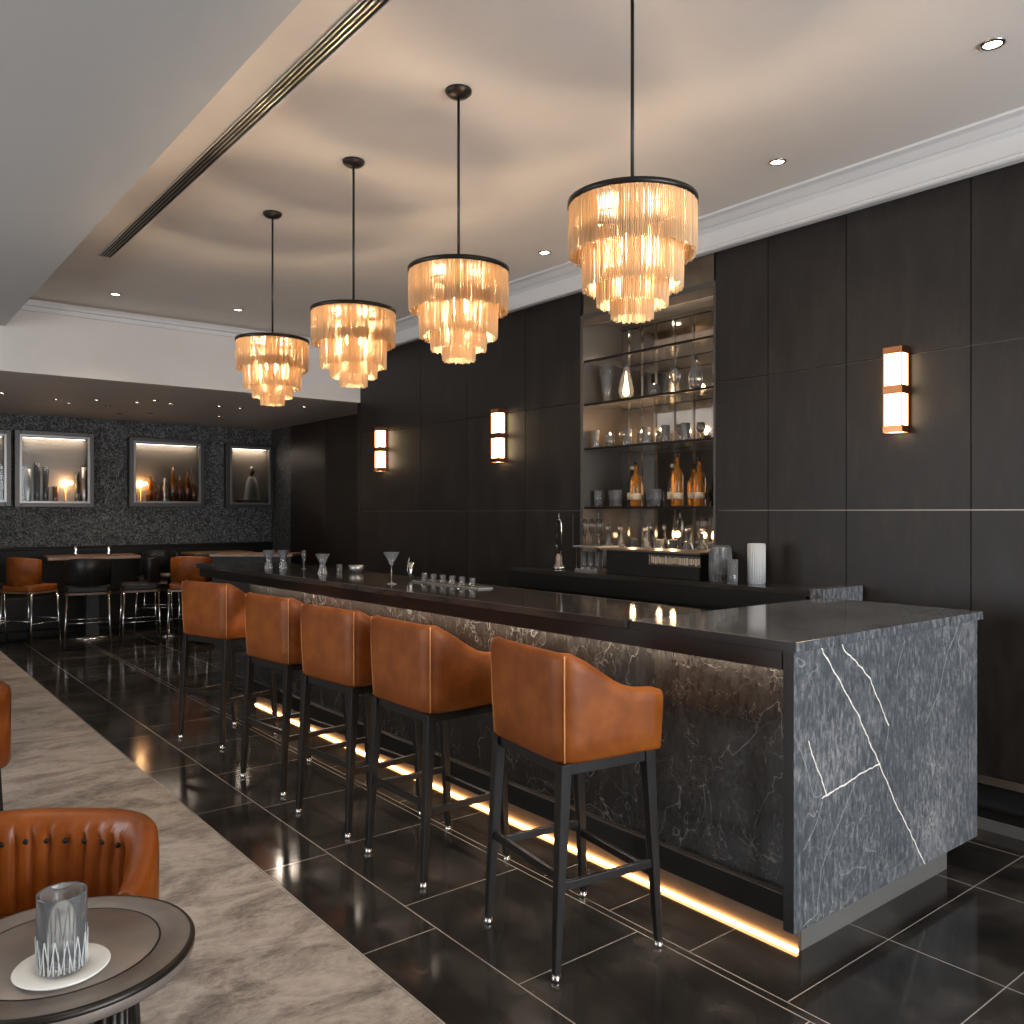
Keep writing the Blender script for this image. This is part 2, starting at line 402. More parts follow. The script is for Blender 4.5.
# far walls
struct(MB().box(-3.5, XS+.1, YF, YF+.1, 0, HL, M['relief']).box(-3.5, XS, YF-.04, YF, 0, 1.08, M['dark']).build('wall_far'))
fw = MB(); fw.box(XS, XS+.1, 11.72, YF, 0, HL, M['relief']); fw.box(XS, XS+.1, 10.6, 11.72, 0, HL, M['brown']); fw.box(XS, XS+.1, YB, 10.6, 0, HL, M['void'])
struct(fw.build('wall_side'))
# wall and window behind the camera, left wall and window
wb = MB(); wb.box(-3.5, -1.2, -3.3, -3.2, 0, 3.4); wb.box(4.4, 5.2, -3.3, -3.2, 0, 3.4); wb.box(-1.2, 4.4, -3.3, -3.2, 0, .5); wb.box(-1.2, 4.4, -3.3, -3.2, 2.9, 3.4)
struct(wb.build('wall_near', M['paint']))
t = MB().box(-1.2, 4.4, -3.28, -3.26, .5, 2.9).build('window_1', M['sky']); struct(t)
f_ = MB()
for x in (-1.2, .2, 1.6, 3.0, 4.36): f_.box(x, x+.05, -3.26, -3.2, .5, 2.9)
f_.box(-1.2, 4.4, -3.26, -3.2, .5, .55); f_.box(-1.2, 4.4, -3.26, -3.2, 2.85, 2.9)
f_.build('window_frame', M['blackmetal'], t)
wb = MB(); wb.box(-3.6, -3.5, -3.2, 2.4, 0, 3.4); wb.box(-3.6, -3.5, 6.6, YF, 0, 3.4); wb.box(-3.6, -3.5, 2.4, 6.6, 0, .6); wb.box(-3.6, -3.5, 2.4, 6.6, 2.8, 3.4)
struct(wb.build('wall_left', mat('taupe_wall', (.20, .17, .14), .6)))
t = struct(MB().box(-3.58, -3.56, 2.4, 6.6, .6, 2.8).build('window_2', M['sky']))
f_ = MB()
for y in (2.4, 3.8, 5.2, 6.55): f_.box(-3.56, -3.5, y, y+.05, .6, 2.8)
f_.build('window_frame', M['blackmetal'], t)

# ------------------------------------------------------------------ bar
xf0, xf1, ya, yb = 2.484, 2.36, 1.62, 7.2
bar = thing('bar_counter', 'long dark marble bar with grey veined stone end and glowing base', 'bar', (0, 0, 0))
def fx(y): return xf0+(xf1-xf0)*(y-1.62)/(yb-1.62)
MB().box(xf0, 3.86, 1.62, 1.66, .13, 1.066).build('end_panel', M['end_marble'], bar, bevel=.0015)
MB().box(xf0-.002, xf0-.0005, 1.6205, 1.6595, .131, 1.064).build('corner_shade_strip', M['darkface'], bar)  # thin dark sheet, paints the shade on the slab's unlit front edge
MB().prism([(xf0-.012, 1.606), (3.885, 1.606), (3.885, 2.36), (3.02, 2.36), (xf0-.012, 2.36)], 'z', 1.066, 1.10).build('end_top', M['top_marble'], bar, bevel=.002)
MB().prism([(xf0-.014, 1.6055), (xf0-.0125, 1.6055), (xf0-.0125, 2.36), (xf0-.014, 2.36)], 'z', 1.067, 1.099).build('end_top_edge', M['darkface'], bar)  # same painted shade along the edge of the top slab
MB().prism([(fx(2.362)-.012, 2.362), (3.0, 2.362), (3.0, 6.9), (fx(7.2)+.1, 7.22), (fx(7.2)+.03, 7.22), (fx(7.2)-.012, 7.17)], 'z', 1.066, 1.10).build('counter_top', M['top'], bar, bevel=.003)
MB().prism([(fx(1.665), 1.665), (fx(1.665)+.02, 1.665), (fx(7.1)+.02, 7.1), (fx(7.1), 7.1)], 'z', 1.0, 1.0655).build('front_fascia', M['darkface'], bar, bevel=.002)
MB().prism([(fx(7.1), 7.12), (fx(7.1), 7.10), (2.85, 6.85), (2.85, 6.87)], 'z', 1.0, 1.0655).build('end_fascia', M['darkface'], bar)
ws = [1.665, 2.5, 3.35, 4.2, 5.05, 5.8, 6.55]
for a, c2 in zip(ws, ws[1:]):
    MB().box(2.56, 2.585, a+.001, c2-.001, .228, 1.064).build('front_panel', M['front_marble'], bar)
MB().box(2.586, 2.95, 1.665, 6.55, .135, 1.06).build('carcass', M['dark'], bar)
MB().box(2.525, 2.585, 1.665, 6.55, .135, .227).build('base_rail', M['dark'], bar, bevel=.002)
MB().box(2.636, 3.73, 1.69, 2.0, .0, .132).build('plinth', M['steel'], bar)
MB().box(2.62, 2.635, 1.692, 6.55, .0, .132).build('front_plinth', M['bronze'], bar)
MB().box(2.604, 2.619, 1.69, 6.54, .001, .011).build('light_strip', M['led'], bar)
MB().box(2.512, 2.53, 1.70, 6.5, 1.035, 1.045).build('light_strip', M['led2'], bar)
MB().box(2.96, 3.855, 1.665, 2.355, .135, 1.06).build('end_carcass', M['dark'], bar)

# back bar counter
bc = thing('back_counter', 'black back bar counter with grey stone top against panelled wall', 'counter', (0, 0, 0))
MB().box(3.94, 4.325, 2.48, 5.0, 1.09, 1.12).box(4.325, 4.724, 3.41, 4.595, 1.096, 1.12).build('counter_top', M['top'], bc, bevel=.002)
MB().box(3.942, 3.96, 2.5, 5.0, .985, 1.089).build('fascia', M['dark'], bc)
MB().box(4.0, 4.32, 2.5, 4.98, .13, 1.089).build('carcass', M['dark'], bc)
MB().box(4.03, 4.32, 2.55, 4.95, 0, .129).build('plinth', M['dark'], bc)
MB().box(3.94, 4.325, 2.40, 2.478, .13, 1.135).build('stone_end', M['top_marble'], bc, bevel=.002)

spot((4.5, 4.25, 2.94), 60, 120, (1, .82, .62)); spot((4.5, 3.75, 2.94), 60, 120, (1, .82, .62))
for y_, w_ in ((4.25, 'left'), (3.75, 'right')):
    t = thing('niche_spot', 'tiny recessed spot in the top of the shelf niche, %s one of two' % w_, 'ceiling light', (4.5, y_, 2.9545))
    MB().lathe([(0, -.004), (.025, -.004), (.025, 0), (0, 0)], 16).build('lens', M['down'], t)
# glass shelves in the niche
sh_z = [(2.652, 'topmost glass shelf in the mirrored niche'), (2.33, 'second glass shelf from the top in the niche'), (2.003, 'third glass shelf from the top in the niche'), (1.568, 'lowest glass shelf in the mirrored niche')]
for z, lb in sh_z:
    t = thing('shelf', lb+', thin with dark metal edge', 'shelf', (4.34, 4.0, z-.014), 0, None)
    MB().box(.03, .385, -.594, .599, 0, .012).build('shelf_board', M['glass'], t)
    MB().box(0.008, .029, -.594, .599, -.002, .014).build('edge_rail', M['blackmetal'], t)

# ------------------------------------------------------------------ bar stools
def stool_shell():
    """U-shaped wrap back: sweep of a rounded section round three sides"""
    m = MB(); R = .075; hx, hy = .215, .265
    path = []
    for x in [hx, .17, .13, .09, .05, .01, -.03, -.07, -.11]: path.append((x, -hy, 0, -1))
    for k in range(0, 7):
        a = -PI/2 - k*PI/2/6; path.append((-hx+R+R*math.cos(a), -hy+R+R*math.sin(a), math.cos(a), math.sin(a)))
    for y in [-.10, 0, .10]: path.append((-hx, y, -1, 0))
    for k in range(0, 7):
        a = PI - k*PI/2/6; path.append((-hx+R+R*math.cos(a), hy-R+R*math.sin(a), math.cos(a), math.sin(a)))
    for x in [-.11, -.07, -.03, .01, .05, .09, .13, .17, hx]: path.append((x, hy, 0, 1))
    rings = []
    for (x, y, nx, ny) in path:
        u = (x+hx)/(2*hx)                        # 0 at back, 1 at front
        if u < .08: h = 1.064
        elif u < .68: q = (u-.08)/.60; h = 1.064-.134*(.45*q+.55*(3*q*q-2*q**3))
        else: h = .930-.012*(u-.68)/.32
        if u > .97: h -= .010
        th = .050; z0 = .702
        def P(off, z):
            tp = .955+.045*min(1, (z-z0)/.3)      # slight taper downwards
            return ((x-nx*off)*tp, (y-ny*off)*tp, z)
        sec = [P(.010, z0), P(.001, z0+.012), P(0, z0+.08), P(0, (z0+h)/2), P(0, h-.05), P(.002, h-.018), P(.010, h-.004), P(.024, h+.002), P(.038, h-.003), P(.047, h-.016), P(.050, h-.05), P(.052, .82), P(.056, .73), P(.056, z0)]
        rings.append([m.bm.verts.new(p) for p in sec])
    for A, B in zip(rings, rings[1:]):
        for i in range(len(A)): m.face([A[i], A[(i+1) % len(A)], B[(i+1) % len(A)], B[i]], 0, True)
    m.face(rings[0], 0); m.face(rings[-1][::-1], 0)
    return m
def rounded_rect(x0, x1, y0, y1, r, k=5):
    pts = []
    for cx, cy, a0 in ((x1-r, y1-r, 0), (x0+r, y1-r, 90), (x0+r, y0+r, 180), (x1-r, y0+r, 270)):
        for i in range(k+1):
            a = math.radians(a0+90*i/k); pts.append((cx+r*math.cos(a), cy+r*math.sin(a)))
    return pts
stool = thing('bar_stool', 'x', 'bar stool', (2.085, 2.275, 0), math.radians(-8), 'tan leather stools along the bar')
stool_shell().build('backrest', M['leather'], stool)
MB().prism(rounded_rect(-.165, .215, -.204, .204, .05), 'z', .703, .80).build('seat', M['leather'], stool, bevel=.02, segs=3)
for sg in (-1, 1):
    p = MB(); x, y = -.215+.022, sg*(.265-.022)
    pts = [(x*t_, y*t_, z) for z, t_ in ((.706, .962), (.76, .972), (.85, .99), (.95, 1), (1.045, 1), (1.058, .99))]
    p.tube(pts, .0028, 6).build('seam_piping', M['piping'], stool)
ap = MB()
for a, b2, c2, d in ((-.18, .19, -.228, -.206), (-.18, .19, .206, .228), (-.185, -.163, -.228, .228), (.17, .192, -.228, .228)): ap.box(a, b2, c2, d, .662, .7015)
ap.build('seat_frame', M['blackwood'], stool, bevel=.002)
def lp(sx, sy, z):
    q = (.70-z)/.70; return (sx*(.176+.040*q), sy*(.214+.014*q), z)
for sx in (-1, 1):
    for sy in (-1, 1):
        l = MB().taper(lp(sx, sy, .022), lp(sx, sy, .7005), .024, .042).build('leg', M['blackwood'], stool, bevel=.003)
        MB().lathe([(0, 0), (.014, 0), (.016, .006), (.013, .022), (0, .022)], 12, c=lp(sx, sy, 0)[:2]).build('foot_cap', M['chrome'], l)
for (a, b2, z) in (((-1, -1), (1, -1), .30), ((-1, 1), (1, 1), .30), ((-1, -1), (-1, 1), .33), ((1, -1), (1, 1), .26)):
    A, B = Vector(lp(*a, z)), Vector(lp(*b2, z)); d = (B-A).normalized(); nrm = Vector((-d.y, d.x, 0))*.009
    m = MB(); mi = 0
    vs = [m.bm.verts.new(p+nrm*s1+Vector((0, 0, s2*.014))) for p in (A, B) for s1, s2 in ((-1, -1), (1, -1), (1, 1), (-1, 1))]
    for q in ((3, 2, 1, 0), (4, 5, 6, 7), (0, 1, 5, 4), (1, 2, 6, 5), (2, 3, 7, 6), (3, 0, 4, 7)): m.face([vs[i] for i in q])
    m.build('stretcher', M['blackwood'], stool, bevel=.002)
stool['label'] = 'nearest tan leather bar stool, closest to the veined marble bar end'
for x, y, r, lb in ((2.09, 3.16, 0, 'second nearest tan leather bar stool, just behind the closest one'),
                    (2.08, 3.85, 5, 'middle tan leather bar stool of the five at the bar'),
                    (2.08, 4.60, 6, 'fourth tan leather bar stool from the marble bar end'),
                    (2.10, 5.74, 16, 'farthest tan leather bar stool, standing near the dining tables')):
    copy_tree(stool, (x, y, 0), math.radians(r), lb)

# ------------------------------------------------------------------ pendants
def fringe(r, zt, zb, n_, jit, prof=0.0):
    m = MB()
    for row, dr in ((0, 0), (1, -.007)):
        for i in range(n_):
            a = 2*PI*(i+.5*row)/n_+random.uniform(-.004, .004)
            rr = r+dr+random.uniform(-.002, .002); w_ = .0026
            cx, cy = rr*math.cos(a), rr*math.sin(a); z1 = zb+random.uniform(0, jit)
            cx2, cy2 = cx*(1-prof), cy*(1-prof)
            T = [m.bm.verts.new((cx+w_*math.cos(a+b_), cy+w_*math.sin(a+b_), zt)) for b_ in (0, 2.09, 4.19)]
            Bv = [m.bm.verts.new((cx2+w_*math.cos(a+b_), cy2+w_*math.sin(a+b_), z1)) for b_ in (0, 2.09, 4.19)]
            for k in range(3): m.face([T[k], T[(k+1) % 3], Bv[(k+1) % 3], Bv[k]], 0, True)
    return m
pend = thing('pendant_lamp', 'largest and nearest fringed pendant lamp, hanging by the shelf niche', 'pendant lamp', (2.047, 1.936, 2.16), 0, 'tiered fringe pendants over the stools')
Z = 2.16
MB().lathe([(0, HC-Z), (.056, HC-Z-.001), (.055, HC-Z-.012), (.04, HC-Z-.026), (.012, HC-Z-.034), (0, HC-Z-.034)], 24).build('ceiling_rose', M['blackmetal'], pend)
MB().tube([(0, 0, .38), (0, 0, HC-Z-.03)], .006, 8).build('rod', M['blackmetal'], pend)
m = MB().lathe([(.205, .372), (.213, .372), (.213, .389), (.205, .389), (.205, .372)], 48)
for k in range(4):
    a = k*PI/2+.4; m.tube([(0, 0, .38), (.207*math.cos(a), .207*math.sin(a), .38)], .004, 6)
m.build('top_ring', M['blackmetal'], pend)
MB().lathe([(0, .386), (.150, .386), (.150, .382), (0, .382)], 48).build('light_baffle', M['trimpaint'], pend)  # added disc, holds part of the bulb's light off the ceiling
for r, zt, zb, n_, jt, pf in ((.206, .376, .205, 180, .014, .0), (.165, .27, .095, 150, .014, .02), (.118, .15, .042, 108, .012, .03), (.07, .075, .0, 64, .010, .05)):
    fr = fringe(r, zt, zb, n_, jt, pf).build('fringe_tier', M['thread'], pend)
MB().lathe([(0, .381), (.018, .381), (.02, .32), (0, .315)], 16).build('socket', M['blackmetal'], pend)
MB().lathe([(0, .314), (.02, .305), (.035, .275), (.04, .245), (.033, .215), (.018, .198), (0, .192)], 16).build('bulb', M['bulb'], pend)
for x, y, lb in ((2.047, 2.93, 'second nearest fringed pendant lamp, left of the shelf niche'),
                 (2.045, 3.85, 'third fringed pendant lamp, between the farthest and the second nearest'),
                 (2.026, 4.82, 'farthest and smallest looking fringed pendant lamp, before the pale bulkhead')):
    copy_tree(pend, (x, y, Z), .5*y, lb)

# ------------------------------------------------------------------ wall sconces
def sconce(y, lb):
    t = thing('wall_sconce', lb, 'wall lamp', (XW-.001, y, 1.94), 0, 'lit wall sconces')
    H = .44
    MB().box(-.012, 0, -.05, .05, 0, H).build('back_plate', M['copper'], t)
    f = MB(); X = -.085; e = .005
    for yy in (-.05, .05-e):
        f.box(X, X+e, yy, yy+e, 0, H); f.box(-.014-e, -.014, yy, yy+e, 0, H)
    for z0, z1 in ((0, .035), (H*.45, H*.55), (H-.035, H)):
        f.box(X-.001, X+.001, -.05, .05, z0, z1); f.box(X, -.013, -.051, -.049, z0, z1); f.box(X, -.013, .049, .051, z0, z1)
    f.build('frame', M['copper'], t)
    MB().box(X+.006, -.014, -.045, .045, .004, H-.004).build('glass_box', M['sconce'], t)
    MB().box(X, -.013, -.05, .05, H, H+.004).build('cap', M['blackmetal'], t)
    return t
sconce(2.20, 'box wall sconce with copper frame, right of the shelf niche')
sconce(5.57, 'narrow glowing wall sconce nearest to the shelf niche, left of it')
sconce(7.51, 'narrow glowing wall sconce at the far left end of the panelled wall')

# ------------------------------------------------------------------ downlights and linear vent
def downlight(x, y, z, lb, r=.045, power=16, grp=None):
    t = thing('downlight', lb, 'ceiling light', (x, y, z), 0, grp)
    MB().lathe([(r*.72, -.001), (r, -.001), (r*1.02, -.005), (r*.74, -.009), (r*.72, -.001)], 20).build('trim_ring', M['chrome'], t)
    MB().lathe([(0, -.003), (r*.7, -.003), (r*.7, -.001), (0, -.001)], 20).build('lens', M['down'], t)
    if power: spot((x, y, z-.02), power)
G1 = 'recessed downlights in the main ceiling'
downlight(3.42, 1.38, HC, 'largest recessed downlight, at the upper right by the cornice', .045, 14, G1)
downlight(3.72, 2.52, HC, 'recessed downlight right of the nearest pendant lamp', .045, 14, G1)
downlight(3.78, 4.39, HC, 'recessed downlight between the two nearest pendant lamps', .045, 14, G1)
downlight(2.755, 7.30, HC, 'recessed downlight just left of the farthest pendant lamp', .045, 10, G1)
downlight(1.78, 7.40, HC, 'leftmost recessed downlight of the main ceiling, near the soffit', .045, 10, G1)
lo = [(1.372, 10.32), (1.912, 10.50), (2.096, 10.80), (2.273, 10.264), (2.50, 10.75), (2.684, 10.21), (2.791, 9.90), (3.02, 10.1), (3.542, 9.993), (3.80, 10.0), (2.81, 11.48), (3.10, 11.2), (3.948, 11.1), (4.347, 9.413)]
order = sorted(range(len(lo)), key=lambda i: (lo[i][0]*.782-lo[i][1]*.623)/(lo[i][0]*.623+lo[i][1]*.782))
words = ['first', 'second', 'third', 'fourth', 'fifth', 'sixth', 'seventh', 'eighth', 'ninth', 'tenth', 'eleventh', 'twelfth', 'thirteenth', 'fourteenth']
for x_, y_, q_ in ((.35, 1.0, 15), (-.7, 2.6, 11), (-.9, 4.6, 13), (-1.2, 7.0, 14), (.2, -1.0, 9)):  # unseen lamps added to brighten the table and the pale floor
    downlight(x_, y_, 3.05, {1.0: 'added unseen downlight in the soffit above the round table', 2.6: 'added unseen downlight in the soffit left of the tufted chair', 4.6: 'added unseen downlight in the soffit left of the cut off armchair', 7.0: 'farthest added unseen downlight in the soffit on the left', -1.0: 'added unseen downlight in the soffit behind the camera'}[y_], .045, q_)
for k, i in enumerate(order):
    x, y = lo[i]; downlight(x, y, HL, 'small spot in the low lounge ceiling, %s from the left' % words[k], .04, 16 if i % 2 else 0, 'small spots in the low lounge ceiling')
v = thing('linear_vent', 'long slotted air vent running along the ceiling beside the soffit', 'vent', (1.46, 2.0, HC))
MB().box(-.04, .04, -3.6, 4.36, -.001, -.0004).build('backing', M['dark'], v)
for x in (-.042, .036): MB().box(x, x+.006, -3.6, 4.36, -.008, -.0012).build('frame', M['trimpaint'], v)
for x in (-.024, -.005, .014): MB().box(x, x+.006, -3.6, 4.355, -.007, -.0012).build('slat', M['steel'], v)

# ------------------------------------------------------------------ round table, glass and saucer, tufted chairs
tx, ty, tz = .372, 1.964, .62
t = thing('round_table', 'round bronze pedestal table with inlaid ring beside the tufted chair', 'table', (tx, ty, 0))
MB().lathe([(0, tz-.032), (.24, tz-.038), (.252, tz-.034), (.256, tz-.022), (.256, tz-.006), (.252, tz-.001), (.246, tz), (.188, tz), (.187, tz-.0015), (.184, tz-.0015), (.183, tz), (0, tz)], 64).build('table_top', M['tabletop'], t)
MB().lathe([(.1835, tz-.0012), (.1865, tz-.0012), (.1865, tz+.0003), (.1835, tz+.0003), (.1835, tz-.0012)], 64).build('inlay_ring', M['dark'], t)
MB().lathe([(.2465, tz+.0003), (.2525, tz-.0005), (.2565, tz-.006), (.2570, tz-.012), (.2560, tz-.0125)], 64).build('rim', M['blackmetal'], t)
m = MB()
for k in range(28):
    a = 2*PI*k/28; m.tube([(.118*math.cos(a), .118*math.sin(a), .02), (.118*math.cos(a), .118*math.sin(a), tz-.04)], .0128, 6)
m.lathe([(.112, .02), (.112, tz-.04)], 24)
m.build('pedestal', M['blackmetal'], t)
MB().lathe([(0, 0), (.16, 0), (.165, .006), (.16, .02), (0, .022)], 40).build('base', M['blackmetal'], t)
sx_, sy_ = .352, 1.874
t = tag(MB().lathe([(0, .002), (.04, .001), (.05, 0), (.082, .006), (.088, .011), (.086, .013), (.05, .006), (0, .005)], 40).build('saucer', M['white'], loc=(sx_, sy_, tz)), 'white porcelain saucer under the water glass on the round table', 'saucer')
t = thing('water_glass', 'clear cut glass of water standing on the white saucer', 'glass', (sx_, sy_, tz+.0075))
m = MB(); sg = 36
def cutprof(k, z): return .0455
m.lathe([(0, 0), (.038, 0), (.042, .004), (.0445, .02), (.0455, .148), (.0445, .151), (.0430, .148), (.0420, .022), (.034, .014), (0, .013)], 40).build('tumbler', M['tumbler'], t)
MB().lathe([(0, .0145), (.034, .0155), (.0413, .024), (.0421, .115), (0, .115)], 40).build('water', M['water'], t)
m = MB(); rs = random.Random(5)
for k in range(30):
    a = 2*PI*k/30; m.tube([(.0452*math.cos(a), .0452*math.sin(a), .006), (.0462*math.cos(a), .0462*math.sin(a), .045+rs.uniform(0, .05))], .0018, 5, r2=.0003)
for k in range(14):
    a = 2*PI*k/14; a2 = a+.22
    m.tube([(.0453*math.cos(a), .0453*math.sin(a), .008), (.0462*math.cos(a2), .0462*math.sin(a2), .07)], .0012, 5)
    m.tube([(.0453*math.cos(a), .0453*math.sin(a), .008), (.0462*math.cos(a-.22), .0462*math.sin(a-.22), .07)], .0012, 5)
m.build('cut_pattern', M['cut'], t)

def tufted():
    t = thing('tufted_armchair', 'x', 'armchair', (0, 0, 0), 0, 'cognac tufted armchairs')
    # barrel back: front is -Y, opens towards -Y
    m = MB(); rings = []; K = 110
    for k in range(K+1):
        a = math.radians(-3+186*k/K)               # from +x side round the back to -x
        ca, sa = math.cos(a), math.sin(a)
        ex = .30*math.copysign(abs(ca)**.72, ca); ey = .27*math.copysign(abs(sa)**.72, sa)
        nx, ny = Vector((ca/.30, sa/.27)).normalized()
        q = max(0, sa); h = .715 if q > .62 else .715-.10*((.62-q)/.62)**1.6
        if sa < 0: h -= .05*(-sa)/.31
        tuft = -.014*(1-abs(math.sin(PI*ex/.052)))**2 if (abs(ex) < .24 and sa > .3) else 0
        def P(o_, z): return (ex-nx*o_, ey-ny*o_, z)
        th = .055
        rings.append([m.bm.verts.new(p) for p in (P(.01, .34), P(0, .36), P(0, h-.05), P(.004, h-.018), P(.018, h-.002), P(.032, h), P(.046, h-.006), P(.056, h-.022), P(th+.016+tuft*.2, h-.045), P(th+.014+tuft*1.6, h-.09), P(th+.020+tuft, h-.15), P(th+.016+tuft*.7, h-.24), P(th, .40), P(th, .34))])
    for A, B in zip(rings, rings[1:]):
        for i in range(len(A)): m.face([A[i], A[(i+1) % len(A)], B[(i+1) % len(A)], B[i]], 0, True)
    m.face(rings[0]); m.face(rings[-1][::-1])
    m.build('backrest', M['leather2'], t)
    MB().prism(rounded_rect(-.235, .235, -.16, .20, .08), 'z', .33, .45).build('seat', M['leather2'], t, bevel=.03, segs=4)
    for k in range(-3, 4):
        x = k*.052
        ca = min(.999, (abs(x)/.245)**(1/.72)); sa = math.sqrt(1-ca*ca)
        yy = .27*sa**.72-.066
        MB().lathe([(0, -.003), (.007, -.002), (.008, 0), (.005, .003), (0, .004)], 12).build('button', M['dark'], t, loc=(x, yy, .64)).rotation_euler = (PI/2, 0, 0)
    pts = []
    for sx in (-1, 1):
        for sy in (-1, 1): MB().taper((sx*.21, sy*.18, 0), (sx*.19, sy*.16, .335), .02, .035).build('leg', M['blackwood'], t, bevel=.002)
    return t
ch = tufted(); ch.location = (.36, 2.395, 0); ch.rotation_euler = (0, 0, math.radians(-39))
ch['label'] = 'cognac leather tufted armchair directly behind the round table'
copy_tree(ch, (.355, 4.735, 0), math.radians(-60), 'cognac armchair cut off by the left picture edge, beyond the tufted one')

def candle_light(x, y, z, p):
    l = bpy.data.lights.new('candle_light', 'POINT'); l.energy = p; l.color = (1, .62, .32); l.shadow_soft_size = .02
    o = bpy.data.objects.new('candle_light', l); C.objects.link(o); o.location = (x, y, z)
# ------------------------------------------------------------------ glassware builders (origin at the base)
def g_tumbler(h=.10, r=.036, m=None):
    return MB().lathe([(0, 0), (r*.86, 0), (r*.9, .004), (r, h), (r-.002, h), (r*.84, .012), (0, .010)], 18)
def g_flute(h=.17, r=.028):
    return MB().lathe([(0, 0), (r, 0), (r, .003), (.004, .008), (.0035, .05), (r*.6, .075), (r, h*.75), (r*.85, h), (r*.80, h), (r*.94, h*.75), (r*.5, .08), (0, .065)], 16)
def g_martini(h=.17, r=.05):
    return MB().lathe([(0, 0), (.034, 0), (.034, .003), (.004, .008), (.0035, h*.55), (r, h), (r-.002, h), (.002, h*.60), (0, h*.60)], 18)
def g_wine(h=.17, r=.036):
    return MB().lathe([(0, 0), (.032, 0), (.032, .003), (.004, .008), (.004, h*.42), (r*.7, h*.5), (r, h*.68), (r*.8, h), (r*.77, h), (r*.94, h*.68), (r*.6, h*.52), (0, h*.47)], 16)
def g_bottle(h=.28, r=.036):
    return MB().lathe([(0, 0), (r*.95, 0), (r, .006), (r, h*.60), (r*.85, h*.68), (r*.36, h*.78), (r*.32, h*.98), (0, h*.98)], 18)
def g_vase(h=.30, r=.06):
    return MB().lathe([(0, 0), (.028, 0), (.03, .006), (.045, .05), (r, .10), (r*.8, h*.55), (r*.35, h*.82), (r*.33, h), (r*.28, h), (r*.3, h*.82), (r*.76, h*.55), (r*.94, .10), (.04, .05), (0, .012)], 20)
def g_cone(h=.28, r=.07):
    return MB().lathe([(0, 0), (.025, 0), (.028, .004), (r, h), (r-.003, h), (.022, .012), (0, .01)], 20)
def g_hour(h=.13, r=.042):
    return MB().lathe([(0, 0), (.032, 0), (.033, .004), (.022, h*.35), (.020, h*.5), (r, h), (r-.003, h), (.017, h*.5), (0, h*.46)], 18)
def put(nm, mb, mt, loc, lb, cat, grp=None):
    return tag(mb.build(nm, mt, loc=loc), lb, cat, grp)
ZB = 1.1003
# left end of the bar
put('flared_glass', g_hour(.135, .05), M['glass'], (2.62, 6.30, ZB), 'wide flared glass at far end of bar, leftmost of the glasses', 'glass', 'glasses on the bar top')
put('flared_glass', g_hour(.135, .045), M['glass'], (2.70, 6.22, ZB), 'flared glass on the bar, touching distance right of the leftmost', 'glass', 'glasses on the bar top')
put('champagne_flute', g_flute(.14, .018), M['glass'], (2.76, 5.98, ZB), 'slim champagne flute standing alone between flared glasses on the bar', 'glass', 'glasses on the bar top')
put('flared_glass', g_hour(.135, .052), M['glass'], (2.68, 5.50, ZB), 'hourglass shaped flared glass right of the slim flute', 'glass', 'glasses on the bar top')
put('small_bowl', MB().lathe([(0, 0), (.03, 0), (.045, .02), (.055, .05), (.052, .05), (.042, .022), (0, .006)], 24), M['steel'], (2.90, 5.42, ZB), 'small metal bowl on the bar right of the hourglass glass', 'bowl')
put('shot_glass', g_tumbler(.05, .022), M['glass'], (2.86, 5.60, ZB), 'short shot glass beside the small metal bowl on the bar', 'glass')
put('martini_glass', g_martini(.19, .05), M['glass'], (2.60, 4.42, ZB), 'tall stemmed martini glass standing alone on the bar', 'glass', 'glasses on the bar top')
t = thing('jigger', 'silver twin-cup bar jigger behind the martini glass', 'jigger', (2.86, 4.62, ZB))
MB().lathe([(.018, 0), (.025, 0), (.008, .05), (.024, .11), (.022, .11), (.006, .052), (.018, 0)], 18).build('body', M['chrome'], t)
MB().tube([(.0, .02, .02), (.0, .045, .06), (.0, .02, .14)], .004, 6).build('handle', M['chrome'], t)
t = thing('drip_tray', 'long slatted steel tray lying on the bar top beyond the martini glass', 'tray', (2.84, 4.15, ZB))
MB().box(-.05, .05, -.35, .35, 0, .006).build('tray', M['steel'], t)
m = MB()
for k in range(18): m.box(-.045, .045, -.34+k*.04, -.328+k*.04, .0062, .012)
m.build('slats', M['chrome'], t)
lb_ = 'tiny shot glass on the slatted bar tray, %s from the left'
for k in range(6):
    put('shot_glass', g_tumbler(.042, .018), M['glass'], (2.84, 4.43-.10*k, ZB+.0122), lb_ % words[k], 'glass', 'shot glasses on the slatted tray')
# speed rail along the inner edge of the bar
t = thing('speed_rail', 'long ribbed steel rail along the inner edge of the bar top', 'rail', (3.05, 3.9, 1.0))
MB().box(-.04, .045, -1.2, 1.3, .0, .006).build('tray', M['steel'], t)
MB().box(-.046, -.040, -1.2, 1.3, .0, .075).build('back_lip', M['steel'], t); MB().box(.045, .05, -1.2, 1.3, .0, .088).build('front_lip', M['chrome'], t)
m = MB()
for k in range(60): m.box(.0505, .054, -1.18+k*.041, -1.162+k*.041, .01, .08)
m.build('ribs', M['chrome'], t)
for y in (-1.0, 1.1): MB().box(-.095, -.0465, y, y+.04, .01, .03).build('bracket', M['steel'], t)

